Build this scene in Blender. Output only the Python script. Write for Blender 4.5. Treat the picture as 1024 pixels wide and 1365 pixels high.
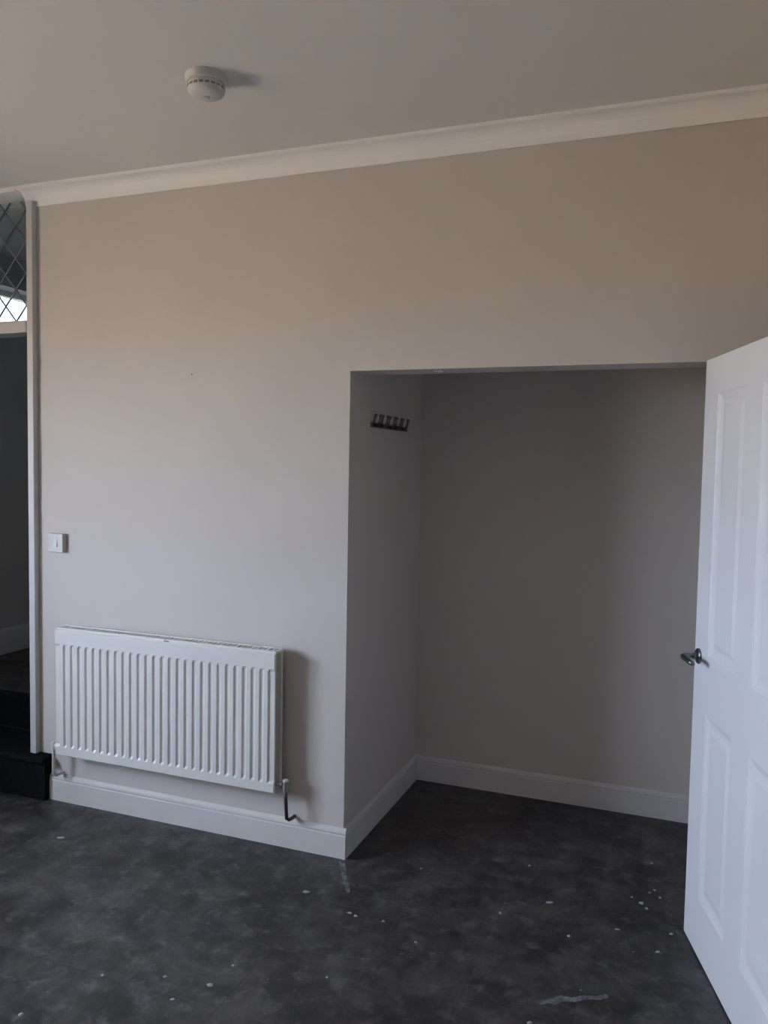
import bpy, bmesh, math, random
from mathutils import Vector, Matrix, Euler

for o in list(bpy.data.objects):
    bpy.data.objects.remove(o)
SC = bpy.context.scene
COL = SC.collection
random.seed(7)

# ------------------------------------------------------------------ camera
F_PX = 1078.93
YAW, PITCH, ROLL = -0.3625, 0.0588, 0.0175
CAM = Vector((1.2853, -2.9838, 1.62))
fw = Vector((math.sin(YAW) * math.cos(PITCH), math.cos(YAW) * math.cos(PITCH), -math.sin(PITCH)))
rt = Vector((math.cos(YAW), -math.sin(YAW), 0))
up = rt.cross(fw)
r2 = rt * math.cos(ROLL) + up * math.sin(ROLL)
u2 = -rt * math.sin(ROLL) + up * math.cos(ROLL)
cd = bpy.data.cameras.new('camera')
cam = bpy.data.objects.new('camera', cd)
COL.objects.link(cam)
M = Matrix((r2, u2, -fw)).transposed().to_4x4()
M.translation = CAM
cam.matrix_world = M
cd.sensor_fit = 'VERTICAL'
cd.sensor_height = 36.0
cd.lens = 36.0 * F_PX / 1365.0
cd.clip_start = 0.02
SC.camera = cam

# ------------------------------------------------------------------ world, sun, exposure
SC.view_settings.view_transform = 'Standard'
SC.view_settings.look = 'None'
SC.view_settings.gamma = 1.0
SC.view_settings.use_curve_mapping = False
SC.view_settings.exposure = 2.25
SKY = (0.790, 0.920, 1.205)
SKY_STRENGTH = 6.6
world = bpy.data.worlds.new('sky')
SC.world = world
world.use_nodes = True
bg = world.node_tree.nodes['Background']
bg.inputs['Color'].default_value = (*SKY, 1)
bg.inputs['Strength'].default_value = SKY_STRENGTH

sun = bpy.data.lights.new('sun', 'SUN')
sun.energy = 22.0
sun.angle = math.radians(1.0)
sun.color = (1.0, 0.90, 0.75)
so = bpy.data.objects.new('sun', sun)
so.rotation_euler = (0, math.radians(50), math.radians(12))   # from behind the house
COL.objects.link(so)

# room window rectangle (in the left wall) and the fanlight of the hall
WX = -2.70
WIN = (-3.00, -1.35, 0.95, 2.20)
FAN = (0.55, 1.55, 2.40, 2.67)

def portal(name, y0, y1, z0, z1):
    l = bpy.data.lights.new(name, 'AREA')
    l.shape = 'RECTANGLE'
    l.size = z1 - z0
    l.size_y = y1 - y0
    l.cycles.is_portal = True
    o = bpy.data.objects.new(name, l)
    o.location = (WX - 0.30, (y0 + y1) / 2, (z0 + z1) / 2)
    o.rotation_euler = (0, math.radians(-90), 0)
    COL.objects.link(o)
portal('window_portal', *WIN)
portal('fanlight_portal', *FAN)

# ------------------------------------------------------------------ materials
def new_mat(name):
    m = bpy.data.materials.new(name)
    m.use_nodes = True
    nt = m.node_tree
    return m, nt, nt.nodes['Principled BSDF']

def N(nt, t, **kw):
    n = nt.nodes.new(t)
    for k, v in kw.items():
        setattr(n, k, v)
    return n

def world_noise(nt, scale, detail=4, rough=0.55, vec=None):
    if vec is None:
        vec = N(nt, 'ShaderNodeNewGeometry').outputs['Position']
    n = N(nt, 'ShaderNodeTexNoise')
    n.inputs['Scale'].default_value = scale
    n.inputs['Detail'].default_value = detail
    n.inputs['Roughness'].default_value = rough
    nt.links.new(vec, n.inputs['Vector'])
    return n.outputs['Fac']

def ramp(nt, fac, stops):
    r = N(nt, 'ShaderNodeValToRGB')
    el = r.color_ramp.elements
    while len(el) < len(stops):
        el.new(0.5)
    for e, (p, c) in zip(el, stops):
        e.position = p
        e.color = (*c, 1) if len(c) == 3 else c
    nt.links.new(fac, r.inputs['Fac'])
    return r.outputs['Color']

def mixc(nt, fac, a, b, blend='MIX'):
    m = N(nt, 'ShaderNodeMix', data_type='RGBA', blend_type=blend)
    for s, v in ((m.inputs[0], fac), (m.inputs[6], a), (m.inputs[7], b)):
        if isinstance(v, bpy.types.NodeSocket):
            nt.links.new(v, s)
        elif isinstance(v, (int, float)):
            s.default_value = v
        else:
            s.default_value = (*v, 1)
    return m.outputs[2]

def bump(nt, bsdf, h, strength, dist=0.002):
    b = N(nt, 'ShaderNodeBump')
    b.inputs['Strength'].default_value = strength
    b.inputs['Distance'].default_value = dist
    nt.links.new(h, b.inputs['Height'])
    nt.links.new(b.outputs['Normal'], bsdf.inputs['Normal'])

def paint(name, col, rough=0.6, var=0.05, scale=3.0, bstr=0.15, bscale=90, spec=0.4):
    m, nt, b = new_mat(name)
    f = world_noise(nt, scale, 5)
    lo = tuple(c * (1 - var) for c in col)
    hi = tuple(min(1, c * (1 + var)) for c in col)
    nt.links.new(ramp(nt, f, [(0.3, lo), (0.7, hi)]), b.inputs['Base Color'])
    b.inputs['Roughness'].default_value = rough
    b.inputs['Specular IOR Level'].default_value = spec
    bump(nt, b, world_noise(nt, bscale, 3), bstr, 0.001)
    return m

WALLC = (0.572, 0.522, 0.486)
M_WALL = paint('wall_paint', WALLC, 0.85, 0.025, 2.2, 0.12, 160, 0.25)
M_CEIL = paint('ceiling_paint', (0.735, 0.71, 0.69), 0.9, 0.015, 1.5, 0.1, 140, 0.2)
M_TRIM = paint('trim_gloss_paint', (0.60, 0.575, 0.555), 0.42, 0.04, 6.0, 0.05, 60)
M_FRAME = paint('door_frame_gloss', (0.56, 0.54, 0.53), 0.4, 0.02, 6.0, 0.03, 60)
M_COVE = paint('coving_paint', (0.84, 0.81, 0.80), 0.7, 0.01, 4.0, 0.0, 80, 0.3)
M_DOOR = paint('door_paint', (0.79, 0.785, 0.80), 0.4, 0.015, 3.0, 0.04, 120)
M_RAD = paint('radiator_enamel', (0.67, 0.645, 0.61), 0.38, 0.02, 5.0, 0.02, 80)
M_RADSIDE = paint('aged_beige_enamel_shaded', (0.40, 0.375, 0.32), 0.5, 0.04, 8.0, 0.02, 80)  # yellowed enamel, with the shade on the radiator's end darkened into its colour
M_PLASTIC = paint('white_plastic', (0.53, 0.51, 0.49), 0.4, 0.01, 8.0, 0.0, 50)
M_DETECT = paint('detector_plastic', (0.60, 0.575, 0.56), 0.45, 0.02, 8.0, 0.0, 50)
M_PVC = paint('window_frame_plastic', (0.85, 0.85, 0.85), 0.35, 0.01, 5.0, 0.0, 50)
M_HALL = paint('hall_wall_paint', (0.56, 0.545, 0.54), 0.85, 0.03, 2.2, 0.1, 140, 0.25)
M_HALLTRIM = paint('hall_trim_paint', (0.72, 0.71, 0.71), 0.45, 0.03, 5.0, 0.05, 60)
M_HALLCEIL = paint('hall_ceiling_paint', (0.66, 0.65, 0.64), 0.9, 0.02, 2.0, 0.1, 120, 0.2)
M_CARPET = paint('black_step_covering', (0.0075, 0.0075, 0.0085), 0.95, 0.35, 40.0, 0.5, 300, 0.08)
M_PLASTER = paint('plaster_crumb', (0.36, 0.355, 0.35), 0.9, 0.1, 60.0, 0.3, 200)
M_PAVING = paint('outdoor_paving', (0.41, 0.305, 0.18), 0.9, 0.15, 0.8, 0.2, 10)
M_SLOT = paint('dark_slot', (0.08, 0.08, 0.08), 0.7, 0.05, 20.0, 0.0, 50)
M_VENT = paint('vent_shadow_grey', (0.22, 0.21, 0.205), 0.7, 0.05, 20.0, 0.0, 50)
M_BADGE = paint('grey_badge', (0.22, 0.22, 0.22), 0.5, 0.1, 30.0, 0.0, 50)

def metal(name, col, rough):
    m, nt, b = new_mat(name)
    b.inputs['Base Color'].default_value = (*col, 1)
    b.inputs['Metallic'].default_value = 1.0
    f = world_noise(nt, 40, 3)
    r = N(nt, 'ShaderNodeMapRange')
    r.inputs['To Min'].default_value = rough * 0.8
    r.inputs['To Max'].default_value = rough * 1.25
    nt.links.new(f, r.inputs['Value'])
    nt.links.new(r.outputs['Result'], b.inputs['Roughness'])
    return m
M_CHROME = metal('satin_chrome', (0.22, 0.22, 0.215), 0.38)
M_DARKMETAL = metal('dark_bronze', (0.19, 0.18, 0.17), 0.45)
M_PIPE = metal('tarnished_copper', (0.13, 0.11, 0.10), 0.5)
M_LEAD = paint('lead_came', (0.16, 0.16, 0.165), 0.6, 0.1, 30.0, 0.0, 50)
M_BRASSVALVE = metal('valve_nickel', (0.45, 0.44, 0.42), 0.35)

def glass_mat(name, tint=(0.94, 0.96, 0.96)):
    m = bpy.data.materials.new(name)
    m.use_nodes = True
    nt = m.node_tree
    nt.nodes.clear()
    out = N(nt, 'ShaderNodeOutputMaterial')
    tr = N(nt, 'ShaderNodeBsdfTransparent')
    tr.inputs['Color'].default_value = (*tint, 1)
    gl = N(nt, 'ShaderNodeBsdfGlossy')
    gl.inputs['Roughness'].default_value = 0.02
    ge = N(nt, 'ShaderNodeNewGeometry')
    dt = N(nt, 'ShaderNodeVectorMath', operation='DOT_PRODUCT')
    nt.links.new(ge.outputs['Normal'], dt.inputs[0])
    nt.links.new(ge.outputs['Incoming'], dt.inputs[1])
    def mth(op, a, b):
        n = N(nt, 'ShaderNodeMath', operation=op)
        for s, v in zip(n.inputs, (a, b)):
            if isinstance(v, (int, float)): s.default_value = v
            else: nt.links.new(v, s)
        return n.outputs[0]
    ab = mth('ABSOLUTE', dt.outputs['Value'], 0.0)
    pw = mth('POWER', mth('SUBTRACT', 1.0, ab), 5.0)
    frs = mth('ADD', mth('MULTIPLY', pw, 0.96), 0.04)      # Schlick, the same from both sides
    mx = N(nt, 'ShaderNodeMixShader')
    nt.links.new(frs, mx.inputs[0])
    nt.links.new(tr.outputs[0], mx.inputs[1])
    nt.links.new(gl.outputs[0], mx.inputs[2])
    nt.links.new(mx.outputs[0], out.inputs['Surface'])
    return m
M_GLASS = glass_mat('window_glass')
M_DIMGLASS = glass_mat('dimmed_glass', (0.33, 0.37, 0.38))  # dark tint added to dim the sky seen through the hall fanlight

def floor_mat():
    m, nt, b = new_mat('charcoal_slate_tile')
    pos = N(nt, 'ShaderNodeNewGeometry').outputs['Position']
    oi = N(nt, 'ShaderNodeObjectInfo')
    # cloudy slate print shifted per tile
    sc = N(nt, 'ShaderNodeVectorMath', operation='SCALE')
    sc.inputs[0].default_value = (17, 31, 5)
    nt.links.new(oi.outputs['Random'], sc.inputs['Scale'])
    ad = N(nt, 'ShaderNodeVectorMath', operation='ADD')
    nt.links.new(pos, ad.inputs[0])
    nt.links.new(sc.outputs[0], ad.inputs[1])
    slate = ramp(nt, world_noise(nt, 9.0, 8, 0.68, ad.outputs[0]),
                 [(0.32, (0.020, 0.0172, 0.0165)), (0.50, (0.035, 0.0305, 0.029)), (0.70, (0.074, 0.066, 0.062))])
    # dusty smears over everything
    dust = ramp(nt, world_noise(nt, 4.0, 8, 0.72, pos), [(0.47, (0, 0, 0)), (0.72, (0.50, 0.50, 0.50))])
    c1 = mixc(nt, dust, slate, (0.165, 0.150, 0.142))
    d2 = ramp(nt, world_noise(nt, 14.0, 5, 0.7, pos), [(0.53, (0, 0, 0)), (0.74, (0.62, 0.62, 0.62))])
    c2 = mixc(nt, d2, c1, (0.20, 0.188, 0.18))
    # fine grit
    vor = N(nt, 'ShaderNodeTexVoronoi')
    vor.inputs['Scale'].default_value = 26.0
    nt.links.new(pos, vor.inputs['Vector'])
    g = ramp(nt, vor.outputs['Distance'], [(0.05, (1, 1, 1)), (0.13, (0, 0, 0))])
    sel = ramp(nt, world_noise(nt, 2.4, 4, 0.6, pos), [(0.52, (0, 0, 0)), (0.66, (0.8, 0.8, 0.8))])
    gm = mixc(nt, 1.0, g, sel, 'MULTIPLY')
    c3 = mixc(nt, gm, c2, (0.34, 0.33, 0.32))
    nt.links.new(c3, b.inputs['Base Color'])
    rr = ramp(nt, world_noise(nt, 9.0, 5, 0.6, pos), [(0.3, (0.36, 0.36, 0.36)), (0.7, (0.58, 0.58, 0.58))])
    nt.links.new(rr, b.inputs['Roughness'])
    b.inputs['Specular IOR Level'].default_value = 0.45
    bump(nt, b, world_noise(nt, 30, 6, 0.6, pos), 0.25, 0.002)
    return m
M_FLOOR = floor_mat()
M_GROUT = paint('dusty_underfloor', (0.12, 0.112, 0.108), 0.9, 0.1, 10, 0.1, 60)

def scuff_mat():
    m, nt, b = new_mat('dried_paint_smear')
    b.inputs['Base Color'].default_value = (0.20, 0.205, 0.215, 1)
    b.inputs['Roughness'].default_value = 0.7
    a = ramp(nt, world_noise(nt, 45, 4), [(0.34, (0.2, 0.2, 0.2)), (0.60, (0.9, 0.9, 0.9))])
    nt.links.new(a, b.inputs['Alpha'])
    return m
M_SCUFF = scuff_mat()

# ------------------------------------------------------------------ helpers
def obj(name, bm, mat, parent=None, smooth=False, bevel=0.0, seg=2, loc=None):
    bmesh.ops.remove_doubles(bm, verts=bm.verts, dist=1e-6)
    bmesh.ops.recalc_face_normals(bm, faces=bm.faces)
    me = bpy.data.meshes.new(name)
    bm.to_mesh(me)
    bm.free()
    if smooth:
        for p in me.polygons:
            p.use_smooth = True
    me.materials.append(mat)
    o = bpy.data.objects.new(name, me)
    COL.objects.link(o)
    if parent:
        o.parent = parent
    if loc:
        o.location = loc
    if bevel:
        md = o.modifiers.new('bevel', 'BEVEL')
        md.width = bevel
        md.segments = seg
        md.limit_method = 'ANGLE'
        md.harden_normals = False
    return o

def box(bm, x0, x1, y0, y1, z0, z1):
    vs = [bm.verts.new(p) for p in ((x0, y0, z0), (x1, y0, z0), (x1, y1, z0), (x0, y1, z0),
                                    (x0, y0, z1), (x1, y0, z1), (x1, y1, z1), (x0, y1, z1))]
    for f in ((0, 3, 2, 1), (4, 5, 6, 7), (0, 1, 5, 4), (1, 2, 6, 5), (2, 3, 7, 6), (3, 0, 4, 7)):
        bm.faces.new([vs[i] for i in f])

def boxes(*bs):
    bm = bmesh.new()
    for b in bs:
        box(bm, *b)
    return bm

def slab(axis, c0, c1, u0, u1, v0, v1, holes=()):
    """wall plate: normal along axis (0 x, 1 y, 2 z), from c0 to c1, with rectangular holes (u0,u1,v0,v1)"""
    us = sorted({u0, u1} | {h for H in holes for h in H[:2] if u0 < h < u1})
    vs = sorted({v0, v1} | {h for H in holes for h in H[2:] if v0 < h < v1})
    def solid(i, j):
        if not (0 <= i < len(us) - 1 and 0 <= j < len(vs) - 1):
            return False
        u, v = (us[i] + us[i + 1]) / 2, (vs[j] + vs[j + 1]) / 2
        return not any(H[0] < u < H[1] and H[2] < v < H[3] for H in holes)
    def P(c, u, v):
        return {0: (c, u, v), 1: (u, c, v), 2: (u, v, c)}[axis]
    bm = bmesh.new()
    def quad(*ps):
        bm.faces.new([bm.verts.new(p) for p in ps])
    for i in range(len(us) - 1):
        for j in range(len(vs) - 1):
            if not solid(i, j):
                continue
            a, b, c, d = us[i], us[i + 1], vs[j], vs[j + 1]
            for k in (c0, c1):
                quad(P(k, a, c), P(k, b, c), P(k, b, d), P(k, a, d))
            if not solid(i - 1, j): quad(P(c0, a, c), P(c1, a, c), P(c1, a, d), P(c0, a, d))
            if not solid(i + 1, j): quad(P(c0, b, c), P(c1, b, c), P(c1, b, d), P(c0, b, d))
            if not solid(i, j - 1): quad(P(c0, a, c), P(c1, a, c), P(c1, b, c), P(c0, b, c))
            if not solid(i, j + 1): quad(P(c0, a, d), P(c1, a, d), P(c1, b, d), P(c0, b, d))
    return bm

def struct(name, bm, mat, bevel=0.0, parent=None):
    o = obj(name, bm, mat, parent, bevel=bevel)
    if not parent:
        o['kind'] = 'structure'
    return o

def thing(name, label, cat, loc=(0, 0, 0), rotz=0, group=None):
    o = bpy.data.objects.new(name, None)
    COL.objects.link(o)
    o.location = loc
    o.rotation_euler = (0, 0, rotz)
    o['label'] = label
    o['category'] = cat
    if group:
        o['group'] = group
    return o

def sweep(profile, a, b, out, upv=Vector((0, 0, 1))):
    """profile points (d, h): d along out, h along up; swept straight from a to b"""
    bm = bmesh.new()
    rings = []
    for p in (a, b):
        rings.append([bm.verts.new(Vector(p) + out * d + upv * h) for d, h in profile])
    n = len(profile)
    for i in range(n):
        bm.faces.new((rings[0][i], rings[0][(i + 1) % n], rings[1][(i + 1) % n], rings[1][i]))
    bm.faces.new(rings[0]); bm.faces.new(list(reversed(rings[1])))
    return bm

def lathe(profile, n=32, axis='z', bm=None, origin=(0, 0, 0)):
    """profile (r, h); closed at the ends when r is 0"""
    bm = bm or bmesh.new()
    rings = []
    for r, h in profile:
        ring = []
        for i in range(n if r > 1e-6 else 1):
            t = 2 * math.pi * i / n
            c, s = r * math.cos(t), r * math.sin(t)
            p = {'z': (c, s, h), 'y': (c, h, s), 'x': (h, c, s)}[axis]
            ring.append(bm.verts.new(Vector(p) + Vector(origin)))
        rings.append(ring)
    for a, b in zip(rings, rings[1:]):
        for i in range(n):
            j = (i + 1) % n
            if len(a) == 1 and len(b) == 1: continue
            if len(a) == 1: bm.faces.new((a[0], b[i], b[j]))
            elif len(b) == 1: bm.faces.new((a[i], a[j], b[0]))
            else: bm.faces.new((a[i], a[j], b[j], b[i]))
    return bm

def tube(path, radii, n=12, bm=None):
    bm = bm or bmesh.new()
    pts = [Vector(p) for p in path]
    if not isinstance(radii, (list, tuple)):
        radii = [radii] * len(pts)
    rings = []
    ref = Vector((0.31, 0.17, 0.93))
    for i, p in enumerate(pts):
        t = (pts[min(i + 1, len(pts) - 1)] - pts[max(i - 1, 0)]).normalized()
        a = t.cross(ref).normalized()
        b = t.cross(a)
        rings.append([bm.verts.new(p + (a * math.cos(2 * math.pi * k / n) + b * math.sin(2 * math.pi * k / n)) * radii[i]) for k in range(n)])
    for a, b in zip(rings, rings[1:]):
        for k in range(n):
            bm.faces.new((a[k], a[(k + 1) % n], b[(k + 1) % n], b[k]))
    bm.faces.new(rings[0]); bm.faces.new(list(reversed(rings[-1])))
    return bm

# ------------------------------------------------------------------ setting: shell
CEIL = 2.855
X0, X1 = WX, 1.60            # left and right wall faces
YF = -4.30                   # wall behind the camera
WE = -1.604                  # left end of the back wall
LINTEL = 1.988
AD = 0.9226                  # alcove depth
AX = 1.44                    # right jamb of the alcove
LAND = 0.40                  # hall landing level
HY = 2.60                    # far end of the hall
HXR = -0.95                  # right wall of the hall
DY0, DY1, DH = -1.735, -0.845, 2.02   # doorway in the right wall

struct('ceiling', boxes((X0 - 0.3, 2.9, YF - 0.15, 0.06, CEIL, CEIL + 0.25)), M_CEIL)
struct('ceiling_hall', boxes((X0 - 0.3, 2.9, 0.06, HY + 0.15, CEIL, CEIL + 0.25)), M_HALLCEIL)
struct('wall_back', slab(1, 0.0, 0.16, WE, 2.9, 0.0, CEIL, [(0.0, AX, -1, LINTEL)]), M_WALL)
struct('wall_back_left', slab(1, 0.0, 0.16, X0, -2.49, 0.0, CEIL), M_WALL)
struct('wall_alcove_left', boxes((-0.12, 0.0, 0.16, AD + 0.12, 0.0, 2.45)), M_WALL)
struct('wall_alcove_back', boxes((0.0, AX, AD, AD + 0.12, 0.0, 2.45)), M_WALL)
struct('wall_alcove_right', boxes((AX, AX + 0.12, 0.16, AD + 0.12, 0.0, 2.45)), M_WALL)
struct('ceiling_alcove', boxes((0.0, AX, 0.16, AD, 2.35, 2.45)), M_WALL)
struct('wall_left', slab(0, X0 - 0.28, X0, YF - 0.15, HY + 0.15, -0.4, CEIL, [WIN, FAN]), M_WALL)
struct('wall_right', slab(0, X1, X1 + 0.11, YF - 0.15, 0.0, 0.0, CEIL, [(DY0, DY1, -1, DH)]), M_WALL)
struct('wall_front', boxes((X0, X1, YF - 0.15, YF, 0.0, CEIL)), M_WALL)
# passage behind the doorway
struct('wall_passage', boxes((2.75, 2.9, YF - 0.15, 0.0, 0.0, CEIL), (X1 + 0.11, 2.75, YF - 0.15, YF, 0.0, CEIL)), M_WALL)
# hall beyond the left opening
struct('wall_hall_end', boxes((X0, HXR + 0.12, HY, HY + 0.15, 0.0, CEIL)), M_HALL)
struct('wall_hall_right', boxes((HXR, HXR + 0.12, 0.16, HY, 0.0, CEIL)), M_HALL)
struct('wall_hall_left', slab(0, X0, X0 + 0.012, 0.16, HY, LAND, CEIL, [FAN]), M_HALL)

# floor with its tiles
flo = struct('floor', boxes((X0, 2.75, YF, AD, -0.15, -0.0005)), M_GROUT)
T = 0.33
tile_meshes = {}
def tile_mesh(w, h):
    k = (round(w, 4), round(h, 4))
    if k not in tile_meshes:
        bm = bmesh.new()
        g, bv = 0.0007, 0.0006
        b0 = [bm.verts.new((x, y, -0.0005)) for x, y in ((g, g), (w - g, g), (w - g, h - g), (g, h - g))]
        b1 = [bm.verts.new((x, y, -0.0003)) for x, y in ((g, g), (w - g, g), (w - g, h - g), (g, h - g))]
        b2 = [bm.verts.new((x, y, 0.0)) for x, y in ((g + bv, g + bv), (w - g - bv, g + bv), (w - g - bv, h - g - bv), (g + bv, h - g - bv))]
        for i in range(4):
            j = (i + 1) % 4
            bm.faces.new((b0[i], b0[j], b1[j], b1[i]))
            bm.faces.new((b1[i], b1[j], b2[j], b2[i]))
        bm.faces.new(b2)
        me = bpy.data.meshes.new('floor_tile')
        bm.to_mesh(me); bm.free()
        me.materials.append(M_FLOOR)
        tile_meshes[k] = me
    return tile_meshes[k]
def lay(xa, xb, ya, yb):
    i0, i1 = math.floor((xa - 0.03) / T), math.ceil((xb - 0.03) / T)
    j0, j1 = math.floor(ya / T), math.ceil(yb / T)
    for i in range(i0, i1):
        for j in range(j0, j1):
            a, b = max(xa, 0.03 + i * T), min(xb, 0.03 + (i + 1) * T)
            c, d = max(ya, j * T), min(yb, (j + 1) * T)
            if b - a < 0.01 or d - c < 0.01:
                continue
            o = bpy.data.objects.new('floor_tile', tile_mesh(b - a, d - c))
            COL.objects.link(o)
            o.parent = flo
            o.location = (a, c, 0)
lay(X0, X1, YF, 0.0)
lay(0.0, AX, 0.0, AD)
struct('floor_passage', boxes((X1, 2.75, YF, 0.0, -0.003, 0.0)), M_FLOOR)
landing = struct('floor_landing', boxes((X0, HXR, 0.237, HY, 0.0, LAND)), M_FLOOR)
obj('riser', boxes((X0, -1.53, 0.225, 0.2368, 0.2152, LAND - 0.028)), M_CARPET, landing)
obj('nosing', boxes((X0, -1.53, 0.205, 0.2368, LAND - 0.028, LAND + 0.002)), M_CARPET, landing, bevel=0.006)

# ------------------------------------------------------------------ setting: trim
COV = [(0, 0), (0, -0.078), (0.007, -0.078), (0.0075, -0.070), (0.0095, -0.056), (0.0145, -0.042), (0.023, -0.030), (0.034, -0.0215), (0.047, -0.0165),
       (0.060, -0.015), (0.066, -0.0145), (0.0665, -0.013), (0.071, -0.0125), (0.0715, 0.0)]
def coving(name, a, b, out):
    return struct(name, sweep(COV, a, b, Vector(out)), M_COVE)
coving('trim_1', (WE - 0.04, 0, CEIL), (X1, 0, CEIL), (0, -1, 0))
coving('trim_2', (X1, YF, CEIL), (X1, 0, CEIL), (-1, 0, 0))
coving('trim_3', (X0, YF, CEIL), (X0, 0, CEIL), (1, 0, 0))
coving('trim_4', (X0, YF, CEIL), (X1, YF, CEIL), (0, 1, 0))
HS = 0.1247
SK = [(0, 0), (0.016, 0), (0.016, HS - 0.030), (0.0135, HS - 0.027), (0.0145, HS - 0.018), (0.012, HS - 0.010), (0.006, HS - 0.003), (0.003, HS), (0, HS)]
def skirt(name, a, b, out, prof=SK, mat=None):
    return struct(name, sweep(prof, a, b, Vector(out)), mat or M_TRIM)
skirt('baseboard_back', (WE, 0, 0), (0.0155, 0, 0), (0, -1, 0))
skirt('baseboard_alcove_left', (0, -0.0, 0), (0, AD, 0), (1, 0, 0))
skirt('baseboard_alcove_back', (0, AD, 0), (AX, AD, 0), (0, -1, 0))
skirt('baseboard_alcove_right', (AX, 0.0, 0), (AX, AD, 0), (-1, 0, 0))
skirt('baseboard_right', (X1, YF, 0), (X1, DY0 - 0.07, 0), (-1, 0, 0))
skirt('baseboard_left', (X0, YF, 0), (X0, 0, 0), (1, 0, 0))
skirt('baseboard_front', (X0, YF, 0), (X1, YF, 0), (0, 1, 0))
SKH = [(d, h * 1.28) for d, h in SK]
skirt('baseboard_hall_left', (X0 + 0.012, 0.235, LAND), (X0 + 0.012, HY, LAND), (1, 0, 0), SKH, M_HALLTRIM)
skirt('baseboard_hall_end', (X0 + 0.012, HY, LAND), (HXR, HY, LAND), (0, -1, 0), SKH, M_HALLTRIM)
# architrave round the doorway of the right wall
struct('trim_5', boxes((X1 - 0.018, X1, DY0 - 0.065, DY0, 0, DH + 0.065), (X1 - 0.018, X1, DY0, DY1, DH, DH + 0.065),
                       (X1 - 0.018, X1, DY1, DY1 + 0.065, 0, DH + 0.065)), M_TRIM, 0.004)

# ------------------------------------------------------------------ hall opening: frame, transom with leaded glass
STEP = 0.215
door_frame = thing('door_frame', 'white painted door frame of the left opening, with a leaded fanlight over its transom', 'door frame', (-1.64, 0, STEP))
def dfl(x0, x1, y0, y1, z0, z1):
    return (x0 + 1.64, x1 + 1.64, y0, y1, z0 - STEP, z1 - STEP)
FXR, FXL = -1.646, -2.43
POST0, POST1 = -1.622, -1.587
obj('post', boxes(dfl(POST0, POST1, -0.030, -0.0002, STEP, 2.80), dfl(FXR, WE - 0.0002, -0.0002, 0.16, STEP, 2.80)), M_FRAME, door_frame, bevel=0.003)
obj('post', boxes(dfl(-2.488, FXL, -0.034, 0.16, STEP, 2.80)), M_FRAME, door_frame, bevel=0.003)
obj('head', boxes(dfl(-2.488, -1.6445, -0.071, 0.12, 2.832, CEIL - 0.0005)), M_COVE, door_frame, bevel=0.002)
obj('transom_bar', boxes(dfl(FXL, FXR, -0.012, 0.10, 2.205, 2.262)), M_FRAME, door_frame, bevel=0.004)
gp = obj('glass_pane', boxes(dfl(FXL, FXR, 0.040, 0.044, 2.262, 2.825)), M_GLASS, door_frame)
# diamond lead cames on the pane
def came(p, q, z0, z1, x0, x1):
    # clip the line p->q to the pane
    (ax, az), (bx, bz) = p, q
    t0, t1 = 0.0, 1.0
    for d, lo, hi, s in ((bx - ax, x0, x1, ax), (bz - az, z0, z1, az)):
        if abs(d) < 1e-9: continue
        ta, tb = (lo - s) / d, (hi - s) / d
        t0, t1 = max(t0, min(ta, tb)), min(t1, max(ta, tb))
    if t1 - t0 < 1e-3: return None
    return (ax + (bx - ax) * t0, az + (bz - az) * t0), (ax + (bx - ax) * t1, az + (bz - az) * t1)
def came_bm(p, q, y0, y1, w, off):
    a, b = Vector((p[0], 0, p[1])), Vector((q[0], 0, q[1]))
    n = (b - a).cross(Vector((0, 1, 0))).normalized() * (w / 2)
    bm = bmesh.new()
    vs = []
    for y in (y0, y1):
        vs.append([bm.verts.new(Vector((v.x, y, v.z)) - Vector(off)) for v in (a - n, b - n, b + n, a + n)])
    bm.faces.new(vs[0]); bm.faces.new(list(reversed(vs[1])))
    for i in range(4):
        j = (i + 1) % 4
        bm.faces.new((vs[0][i], vs[0][j], vs[1][j], vs[1][i]))
    return bm
CX, CZ0, PW, PH = -1.751, 2.342, 0.128, 0.148   # a cell centre, pitch
sl = PH / PW
for s in (1, -1):
    for k in range(-12, 14):
        zc = CZ0 + PH * (k + 0.5)
        p = (CX - 2.0, zc - s * sl * 2.0)
        q = (CX + 2.0, zc + s * sl * 2.0)
        c = came(p, q, 2.262, 2.825, FXL, FXR)
        if c:
            y0 = 0.0355 if s > 0 else 0.0362
            obj('lead_came', came_bm(c[0], c[1], y0, 0.0402, 0.0065, (-1.64, 0, STEP)), M_LEAD, gp)

# fanlight window of the hall and the room's own window, both in the left wall
def window(name, rect, bars_y, fr, glass):
    y0, y1, z0, z1 = rect
    xa, xb = X0 - 0.16, X0 - 0.10
    w = struct(name, boxes((xa, xb, y0, y0 + fr, z0, z1), (xa, xb, y1 - fr, y1, z0, z1),
                           (xa, xb, y0 + fr, y1 - fr, z0, z0 + fr), (xa, xb, y0 + fr, y1 - fr, z1 - fr, z1)), M_PVC, 0.003)
    ys = [y0 + fr] + bars_y + [y1 - fr]
    for by in bars_y:
        obj('mullion', boxes((xa, xb, by - 0.03, by + 0.03, z0 + fr, z1 - fr)), M_PVC, w, bevel=0.003)
    for a, b in zip(ys, ys[1:]):
        obj('pane', boxes((xa + 0.027, xa + 0.031, a, b, z0 + fr, z1 - fr)), glass, w)
    return w
w1 = window('window_1', WIN, [-2.175], 0.06, M_GLASS)
obj('window_sill', boxes((X0 - 0.10, X0 + 0.05, WIN[0] - 0.03, WIN[1] + 0.03, WIN[2] - 0.028, WIN[2])), M_TRIM, w1, bevel=0.006)
w2 = window('window_2', FAN, [], 0.035, M_DIMGLASS)

# ------------------------------------------------------------------ outdoors
struct('ground', boxes((-60, 40, -50, 50, -0.6, -0.4)), M_PAVING)

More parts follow.
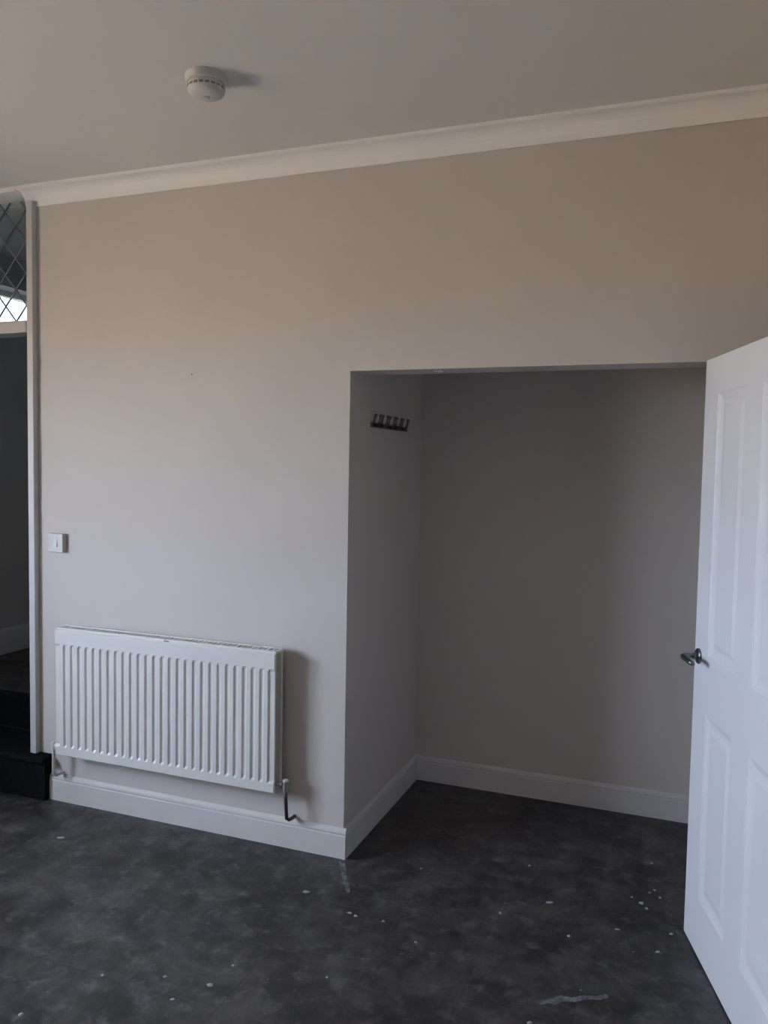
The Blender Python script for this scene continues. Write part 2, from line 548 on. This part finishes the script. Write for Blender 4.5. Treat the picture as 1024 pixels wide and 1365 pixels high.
# ------------------------------------------------------------------ steps
st = thing('step', 'black covered step up into the dark hall, at the lower left', 'step', (-1.52, -0.045, 0))
obj('riser', boxes((-0.96, 0.0, 0.0, 0.268, 0.0, STEP - 0.03)), M_CARPET, st, bevel=0.006)
obj('tread', boxes((-0.96, 0.016, -0.028, 0.268, STEP - 0.03, STEP)), M_CARPET, st, bevel=0.010, seg=3)

# ------------------------------------------------------------------ panel door standing open
dd = Vector((0.2840, -0.9588, 0)).normalized()
DW, DT, DZ = 0.862, 0.036, 0.006
edge = Vector((1.3176, -0.028, 0))                # visible face, free edge
hinge = edge + dd * DW
# local frame: x from hinge to free edge, y towards the hidden side, z up
ang = math.atan2(-dd.y, -dd.x)
door = thing('door_1', 'white four-panel door standing open at the right edge of the photo', 'door', (hinge.x, hinge.y, DZ), ang)
door['kind'] = 'structure'
H = 1.981
def sx(s):            # distance from the free edge -> local x
    return DW - s
# local +y : rotate x axis (-dd) by +90deg
ly = Vector((-(-dd).y, (-dd).x, 0))
toward_cam = (CAM - hinge).dot(ly)
SG = 1.0 if toward_cam > 0 else -1.0              # sign of the visible face
def Y(d):             # depth behind the visible face
    return -SG * d
RECT = [(0.130, 0.378, 1.000, 1.862), (0.502, 0.738, 1.000, 1.862), (0.130, 0.378, 0.188, 0.812), (0.502, 0.738, 0.188, 0.812)]
y_a, y_b = sorted((Y(0.0), Y(DT)))
holes = [(sx(b), sx(a), c, d) for a, b, c, d in RECT]
obj('leaf', slab(1, y_a, y_b, 0.0, DW, 0.0, H, holes), M_DOOR, door)
STEPS = [(0.0, 0.0), (0.004, 0.004), (0.013, 0.0075), (0.024, 0.0105), (0.036, 0.0105), (0.056, 0.006)]
for (a, b, c, d) in RECT:
    bm = bmesh.new()
    for side in (0, 1):
        rings = []
        for ins, dep in STEPS:
            y = Y(dep) if side == 0 else Y(DT - dep)
            x0, x1 = sx(b) + ins, sx(a) - ins
            z0, z1 = c + ins, d - ins
            rings.append([bm.verts.new(p) for p in ((x0, y, z0), (x1, y, z0), (x1, y, z1), (x0, y, z1))])
        for r0, r1 in zip(rings, rings[1:]):
            for i in range(4):
                j = (i + 1) % 4
                bm.faces.new((r0[i], r0[j], r1[j], r1[i]))
        bm.faces.new(rings[-1])
        if side == 0: first = rings[0]
        else:
            for i in range(4):
                j = (i + 1) % 4
                bm.faces.new((first[i], first[j], rings[0][j], rings[0][i]))
    obj('door_panel', bm, M_DOOR, door)
# lever handles, one on each face
HZ = 0.992 - DZ
for side in (0, 1):
    y0 = Y(0.0) if side == 0 else Y(DT)
    o = SG if side == 0 else -SG
    hx = sx(0.048)
    rose = lathe([(0, 0), (0.026, 0), (0.026, 0.006), (0.023, 0.009), (0.011, 0.010), (0.0105, 0.020), (0, 0.020)], 28, 'y')
    if o < 0:
        for v in rose.verts: v.co.y *= -1
    h = obj('door_handle', rose, M_CHROME, door, smooth=True, loc=(hx, y0, HZ))
    md = h.modifiers.new('edge', 'EDGE_SPLIT'); md.split_angle = math.radians(40)
    pts = [(0, 0.015, 0), (0, 0.040, 0), (-0.003, 0.050, 0), (-0.012, 0.057, 0), (-0.03, 0.060, 0.001), (-0.06, 0.060, 0.002), (-0.095, 0.058, 0.0), (-0.112, 0.053, -0.003)]
    obj('lever', tube([(x, y * o, z) for x, y, z in pts], [0.009, 0.009, 0.0092, 0.0095, 0.0095, 0.009, 0.0085, 0.006], 14), M_CHROME, h, smooth=True)
obj('latch_plate', boxes((DW, DW + 0.001, min(Y(0.006), Y(0.030)), max(Y(0.006), Y(0.030)), HZ - 0.075, HZ + 0.075)), M_CHROME, door)
for z in (0.22, 1.0, 1.76):
    obj('hinge', lathe([(0, -0.05), (0.006, -0.05), (0.006, 0.05), (0, 0.05)], 10, 'z', None, (-0.004, Y(DT + 0.004), z)), M_CHROME, door)

# ------------------------------------------------------------------ radiator
RX0, RX1, RZ0, RZ1 = -1.402, -0.272, 0.262, 0.842
RW, RH = RX1 - RX0, RZ1 - RZ0
FY = -0.105
rad = thing('radiator', 'white double-panel ribbed radiator mounted on the grey wall above the skirting', 'radiator', (RX0, 0, RZ0))
def ribbed(depth0, thick):
    """pressed sheet: vertical ridges between plain top and bottom rails; visible face at y=depth0 (towards -y)"""
    nr = 27
    m = 0.018
    pit = (RW - 2 * m) / nr
    prof = [(0.0, 0.0)]
    for i in range(nr):
        b = m + i * pit
        prof += [(b + pit * 0.10, 0.0), (b + pit * 0.28, -1.0), (b + pit * 0.72, -1.0), (b + pit * 0.90, 0.0)]
    prof.append((RW, 0.0))
    zs = [(0.0, 0, -0.004), (0.004, 0, 0.0), (0.040, 0, 0.0), (0.052, 1, 0.0), (RH - 0.074, 1, 0.0), (RH - 0.062, 0, 0.0), (RH - 0.006, 0, 0.0), (RH, 0, -0.005)]
    amp = 0.0068
    bm = bmesh.new()
    grid = []
    for z, a, inset in zs:
        grid.append([bm.verts.new((x, depth0 + 0.008 - (amp * (-d) * a if a else 0.006) - inset, z)) for x, d in prof])
    for r0, r1 in zip(grid, grid[1:]):
        for i in range(len(prof) - 1):
            bm.faces.new((r0[i], r0[i + 1], r1[i + 1], r1[i]))
    back = [bm.verts.new((x, depth0 + thick, z)) for x, z in ((0, 0), (RW, 0), (RW, RH), (0, RH))]
    bm.faces.new(back)
    bm.faces.new(grid[0] + [back[1], back[0]])
    bm.faces.new(list(reversed(grid[-1])) + [back[3], back[2]])
    bm.faces.new([g[0] for g in grid] + [back[3], back[0]])
    bm.faces.new([g[-1] for g in grid] + [back[2], back[1]])
    return bm
obj('front_panel', ribbed(FY, 0.018), M_RAD, rad)
bk = boxes((0.0, RW, -0.040, -0.026, 0.0, RH))
obj('back_panel', bk, M_RAD, rad, bevel=0.003)
obj('side_cover', boxes((0.004, 0.012, FY + 0.0185, -0.0405, 0.03, RH - 0.004)), M_RADSIDE, rad, bevel=0.002)
obj('side_cover', boxes((RW - 0.012, RW - 0.004, FY + 0.0185, -0.0405, 0.03, RH - 0.004)), M_RADSIDE, rad, bevel=0.002)
# top grille: frame with slats
gr = obj('top_grille', boxes((0.004, RW + 0.002, FY + 0.010, FY + 0.020, RH - 0.004, RH + 0.010), (0.004, RW + 0.002, -0.042, -0.030, RH - 0.004, RH + 0.012)), M_RAD, rad, bevel=0.003)
ns = 46
bm = bmesh.new()
for i in range(ns + 1):
    x = 0.006 + (RW - 0.014) * i / ns
    box(bm, x, x + 0.014, FY + 0.018, -0.036, RH + 0.001, RH + 0.009)
sl_ = obj('grille_slats', bm, M_RAD, gr)
sl_['kind'] = 'stuff'
obj('core_fill', boxes((0.02, RW - 0.02, FY + 0.030, -0.052, 0.03, RH - 0.02)), M_SLOT, rad)  # plain dark block filling the space between the panels
obj('badge', boxes((RW * 0.520, RW * 0.520 + 0.026, FY + 0.007, FY + 0.0105, RH - 0.006, RH + 0.006)), M_BADGE, rad, bevel=0.002)
# valves and pipes
for sgn, xe in ((1, RW), (-1, 0.0)):
    vz = 0.030
    ym = -0.070
    bm = tube([(xe - sgn * 0.004, ym, vz), (xe + sgn * 0.034, ym, vz)], 0.010, 14)
    tube([(xe + sgn * 0.014, ym, vz), (xe + sgn * 0.026, ym, vz)], 0.015, 6, bm)
    tube([(xe + sgn * 0.040, ym, vz - 0.026), (xe + sgn * 0.040, ym, vz + 0.016)], 0.013, 14, bm)
    v = obj('valve', bm, M_BRASSVALVE if sgn > 0 else M_TRIM, rad, smooth=False)
    if sgn > 0:
        obj('valve_cap', lathe([(0, 0), (0.0125, 0), (0.0135, 0.003), (0.0135, 0.008), (0.011, 0.012), (0, 0.012)], 18, 'z', None, (xe + 0.040, ym, vz + 0.014)), M_PLASTIC, v, smooth=True)
    obj('pipe', tube([(xe + sgn * 0.040, ym, vz - 0.022), (xe + sgn * 0.041, ym, vz - 0.060), (xe + sgn * 0.044, ym + 0.004, -RZ0 + 0.152),
                      (xe + sgn * 0.046, ym + 0.022, -RZ0 + 0.140), (xe + sgn * 0.048, ym + 0.0445, -RZ0 + 0.137), (xe + sgn * 0.048, -0.001, -RZ0 + 0.137)], 0.0076, 12), M_PIPE if sgn > 0 else M_TRIM, v, smooth=True)
# wall brackets
for x in (0.16, RW - 0.16):
    obj('bracket', boxes((x - 0.015, x + 0.015, -0.027, -0.0005, 0.05, RH - 0.08)), M_RAD, rad)

# ------------------------------------------------------------------ light switch
sw = thing('light_switch', 'small square white light switch plate on the wall near the door frame post', 'light switch', (-1.469, 0, 1.229))
obj('back_box', boxes((-0.043, 0.043, -0.016, -0.0003, -0.043, 0.043)), M_PLASTIC, sw, bevel=0.002)
obj('face_plate', boxes((-0.044, 0.044, -0.024, -0.016, -0.044, 0.044)), M_PLASTIC, sw, bevel=0.004, seg=3)
bm = bmesh.new()
pr = [(-0.018, -0.0235), (-0.018, -0.0285), (0.0, -0.0265), (0.018, -0.0245), (0.018, -0.0235)]
a = [bm.verts.new((-0.012, y, z)) for z, y in pr]
b = [bm.verts.new((0.012, y, z)) for z, y in pr]
for i in range(len(pr)):
    j = (i + 1) % len(pr)
    bm.faces.new((a[i], a[j], b[j], b[i]))
bm.faces.new(a); bm.faces.new(list(reversed(b)))
obj('rocker', bm, M_PLASTIC, sw)

# ------------------------------------------------------------------ coat hook rail
rk = thing('coat_rack', 'dark metal coat hook rail with five hooks on the alcove side wall', 'coat rack', (0.0, 0.225, 1.787))
obj('rail', boxes((0.0003, 0.008, 0.0, 0.455, -0.010, 0.010)), M_DARKMETAL, rk, bevel=0.002)
for k in range(5):
    y = 0.022 + 0.088 * k
    bm = tube([(0.006, y, 0.0), (0.018, y, -0.004), (0.030, y, 0.004), (0.036, y, 0.020), (0.038, y, 0.034), (0.041, y, 0.044)], [0.0055, 0.0055, 0.0055, 0.0055, 0.006, 0.0075], 10)
    hk = obj('hook', bm, M_DARKMETAL, rk, smooth=True)
    obj('upper_prong', tube([(0.006, y, 0.006), (0.010, y, 0.020), (0.014, y, 0.036), (0.018, y, 0.046)], [0.005, 0.005, 0.005, 0.007], 10), M_DARKMETAL, hk, smooth=True)

# ------------------------------------------------------------------ smoke detector
sd = thing('smoke_detector', 'round white smoke alarm fixed to the ceiling', 'smoke alarm', (-0.222, -0.690, CEIL))
obj('base', lathe([(0, 0), (0.066, 0), (0.067, -0.004), (0.066, -0.022), (0.062, -0.026), (0, -0.026)], 48), M_DETECT, sd, smooth=True).modifiers.new('e', 'EDGE_SPLIT').split_angle = math.radians(40)
body = obj('sensor_body', lathe([(0, -0.026), (0.056, -0.026), (0.056, -0.030), (0.060, -0.032), (0.060, -0.046), (0.054, -0.056), (0.044, -0.062), (0.020, -0.066), (0, -0.066)], 48), M_DETECT, sd, smooth=True)
body.modifiers.new('e', 'EDGE_SPLIT').split_angle = math.radians(40)
bm = bmesh.new()
for k in range(20):
    t = 2 * math.pi * k / 20
    R = Matrix.Rotation(t, 4, 'Z')
    b2 = boxes((0.0585, 0.0606, -0.0065, 0.0065, -0.044, -0.037))
    for f in b2.faces:
        bm.faces.new([bm.verts.new(R @ v.co) for v in f.verts])
    b2.free()
sv = obj('smoke_vents', bm, M_VENT, body); sv['kind'] = 'stuff'
obj('test_button', lathe([(0, -0.0655), (0.012, -0.0650), (0.012, -0.0680), (0.010, -0.069), (0, -0.069)], 20), M_PLASTIC, body, smooth=True)

# ------------------------------------------------------------------ small things
nail = thing('nail', 'tiny grey nail head high on the wall above the radiator', 'nail', (-0.737, 0, 1.992))
obj('head', lathe([(0, -0.007), (0.004, -0.007), (0.0045, -0.005), (0.0035, -0.004), (0.0015, -0.004), (0.0015, 0.0)], 12, 'y'), M_CHROME, nail)

cat_ = thing('door_catch', 'small white catch fixed to the underside of the alcove lintel', 'catch', (0.345, 0.070, LINTEL))
obj('catch_body', boxes((-0.020, 0.020, -0.010, 0.010, -0.007, -0.0002)), M_PLASTIC, cat_, bevel=0.003)
obj('catch_roller', tube([(-0.006, 0, -0.008), (0.006, 0, -0.008)], 0.003, 10), M_PLASTIC, cat_)

def flake(seed, r, hgt):
    rnd = random.Random(seed)
    bm = bmesh.new()
    n = 7
    lo, hi = [], []
    for i in range(n):
        t = 2 * math.pi * i / n
        q = r * rnd.uniform(0.6, 1.15)
        lo.append(bm.verts.new((q * math.cos(t), q * math.sin(t), 0)))
        hi.append(bm.verts.new((q * 0.6 * math.cos(t + 0.2), q * 0.6 * math.sin(t + 0.2), hgt * rnd.uniform(0.6, 1.0))))
    for i in range(n):
        j = (i + 1) % n
        bm.faces.new((lo[i], lo[j], hi[j], hi[i]))
    bm.faces.new(list(reversed(lo))); bm.faces.new(hi)
    return bm
HEAP = 'small plaster crumb in the loose cluster on the floor just left of the door'
CRUMBS = [   # x, y, radius, elongation, turn, label
    (-0.037, -0.794, 0.0070, 1.0, 0.20, 'white plaster crumb left of floor centre, the brightest speck of the foreground'),
    (-0.052, -0.906, 0.0084, 1.6, 0.39, 'wide flat plaster crumb in the left foreground, just left of the brightest speck'),
    (-0.021, -0.301, 0.0102, 1.4, 0.28, 'slanted plaster crumb on the floor under the right end of the long skirting'),
    (0.693, -0.159, 0.0079, 1.0, 0.42, 'bright round plaster crumb in the middle of the floor before the alcove'),
    (0.851, -0.017, 0.0081, 2.1, 0.44, 'long thin plaster chip in the middle of the alcove mouth'),
    (0.319, -0.372, 0.0067, 1.0, 0.10, 'small plaster crumb out from the alcove corner, farther of a close pair'),
    (0.466, -0.448, 0.0064, 1.0, 0.07, 'small plaster crumb on the floor, nearer and right of a close pair'),
    (0.267, -0.735, 0.0068, 1.0, 0.56, 'pale plaster crumb alone in the foreground below the alcove corner'),
    (0.328, 0.037, 0.0065, 1.0, 0.22, 'tiny plaster crumb on the floor just inside the alcove mouth, left side'),
    (0.188, -0.369, 0.0078, 1.4, 0.20, 'left crumb of the pair of crumbs just before the alcove corner'),
    (0.215, -0.379, 0.0078, 1.0, 0.66, 'right crumb of the pair of crumbs just before the alcove corner'),
    (1.190, 0.446, 0.0089, 1.0, 0.34, 'plaster crumb deep in the alcove, left of the open door'),
    (1.277, -0.060, 0.0075, 1.2, 0.56, 'plaster crumb nearest the bottom corner of the open door'),
    (1.237, -0.189, 0.0073, 1.6, 0.35, 'wide plaster crumb in front of the door corner crumb'),
    (0.947, -0.211, 0.0075, 1.2, 0.44, 'plaster crumb on bare floor below the long thin chip'),
    (1.099, -0.104, 0.0057, 1.6, 0.15, 'faint plaster crumb left of the one at the door corner'),
    (1.131, 0.140, 0.0061, 1.0, 0.44, HEAP),
    (1.168, 0.109, 0.0101, 1.1, 0.58, HEAP),
    (1.188, 0.079, 0.0080, 1.0, 0.37, HEAP),
    (1.193, 0.200, 0.0062, 1.0, 0.50, HEAP),
    (1.211, 0.226, 0.0062, 1.0, 0.46, HEAP),
    (1.232, 0.176, 0.0061, 1.0, 0.10, HEAP),
    (-0.486, -1.228, 0.0079, 1.0, 0.51, 'plaster crumb in the lower left corner of the photo'),
    (-1.185, -0.312, 0.0092, 2.0, 0.41, 'flat plaster crumb on the floor near the black step'),
    (-0.391, -0.993, 0.0068, 1.0, 0.24, 'round plaster crumb in the left foreground, left of its wider neighbour'),
    (-0.205, -0.925, 0.0068, 1.5, 0.08, 'wide faint plaster crumb in the left foreground, between two others'),
    (0.901, -0.699, 0.0063, 1.4, 0.58, 'plaster crumb cut by the bottom edge of the photo'),
    (0.726, 0.231, 0.0066, 1.0, 0.34, 'tiny plaster crumb farthest back in the alcove, at its middle'),
    (-0.119, -1.006, 0.0065, 1.5, 0.49, 'faint plaster crumb in the left foreground, nearest the bottom edge there'),
]
for i, (x, y, r, kx, turn, lab) in enumerate(CRUMBS):
    o = obj('plaster_crumb', flake(i, r, r * 0.5), M_PLASTER)
    o.location = (x, y, 0.0002)
    o.scale = (kx, 1, 1)
    o.rotation_euler = (0, 0, turn)
    o['label'] = lab
    o['category'] = 'debris'
    o['group'] = 'plaster crumbs on the floor'
# dried paint marks on the floor: thin films with ragged outlines
def smear(pts, lab):
    bm = bmesh.new()
    lo = [bm.verts.new((x, y, 0.0003)) for x, y in pts]
    hi = [bm.verts.new((x, y, 0.0008)) for x, y in pts]
    bm.faces.new(lo); bm.faces.new(list(reversed(hi)))
    n = len(pts)
    for i in range(n):
        j = (i + 1) % n
        bm.faces.new((lo[i], lo[j], hi[j], hi[i]))
    o = obj('paint_smear', bm, M_SCUFF)
    o['label'] = lab
    o['category'] = 'stain'
smear([(0.9143, -0.6116), (0.9206, -0.5831), (0.945, -0.5656), (0.9685, -0.5408), (1.0, -0.5392), (1.033, -0.5144), (1.0699, -0.503), (1.099, -0.4797), (1.105, -0.4962), (1.0825, -0.5167), (1.0458, -0.528), (1.0114, -0.557), (0.9812, -0.5657), (0.9601, -0.5891), (0.9363, -0.5952)],
      'long pale dried paint smear on the dark floor near the foot of the door')
smear([(0.0024, -0.0467), (0.0061, -0.0248), (0.0224, -0.0316), (0.0472, -0.0809), (0.0735, -0.134), (0.1043, -0.1829), (0.1334, -0.2362), (0.1272, -0.2505), (0.102, -0.214), (0.0738, -0.1712), (0.0474, -0.126), (0.0254, -0.0835)],
      'short pale paint run on the floor at the skirting corner of the alcove')
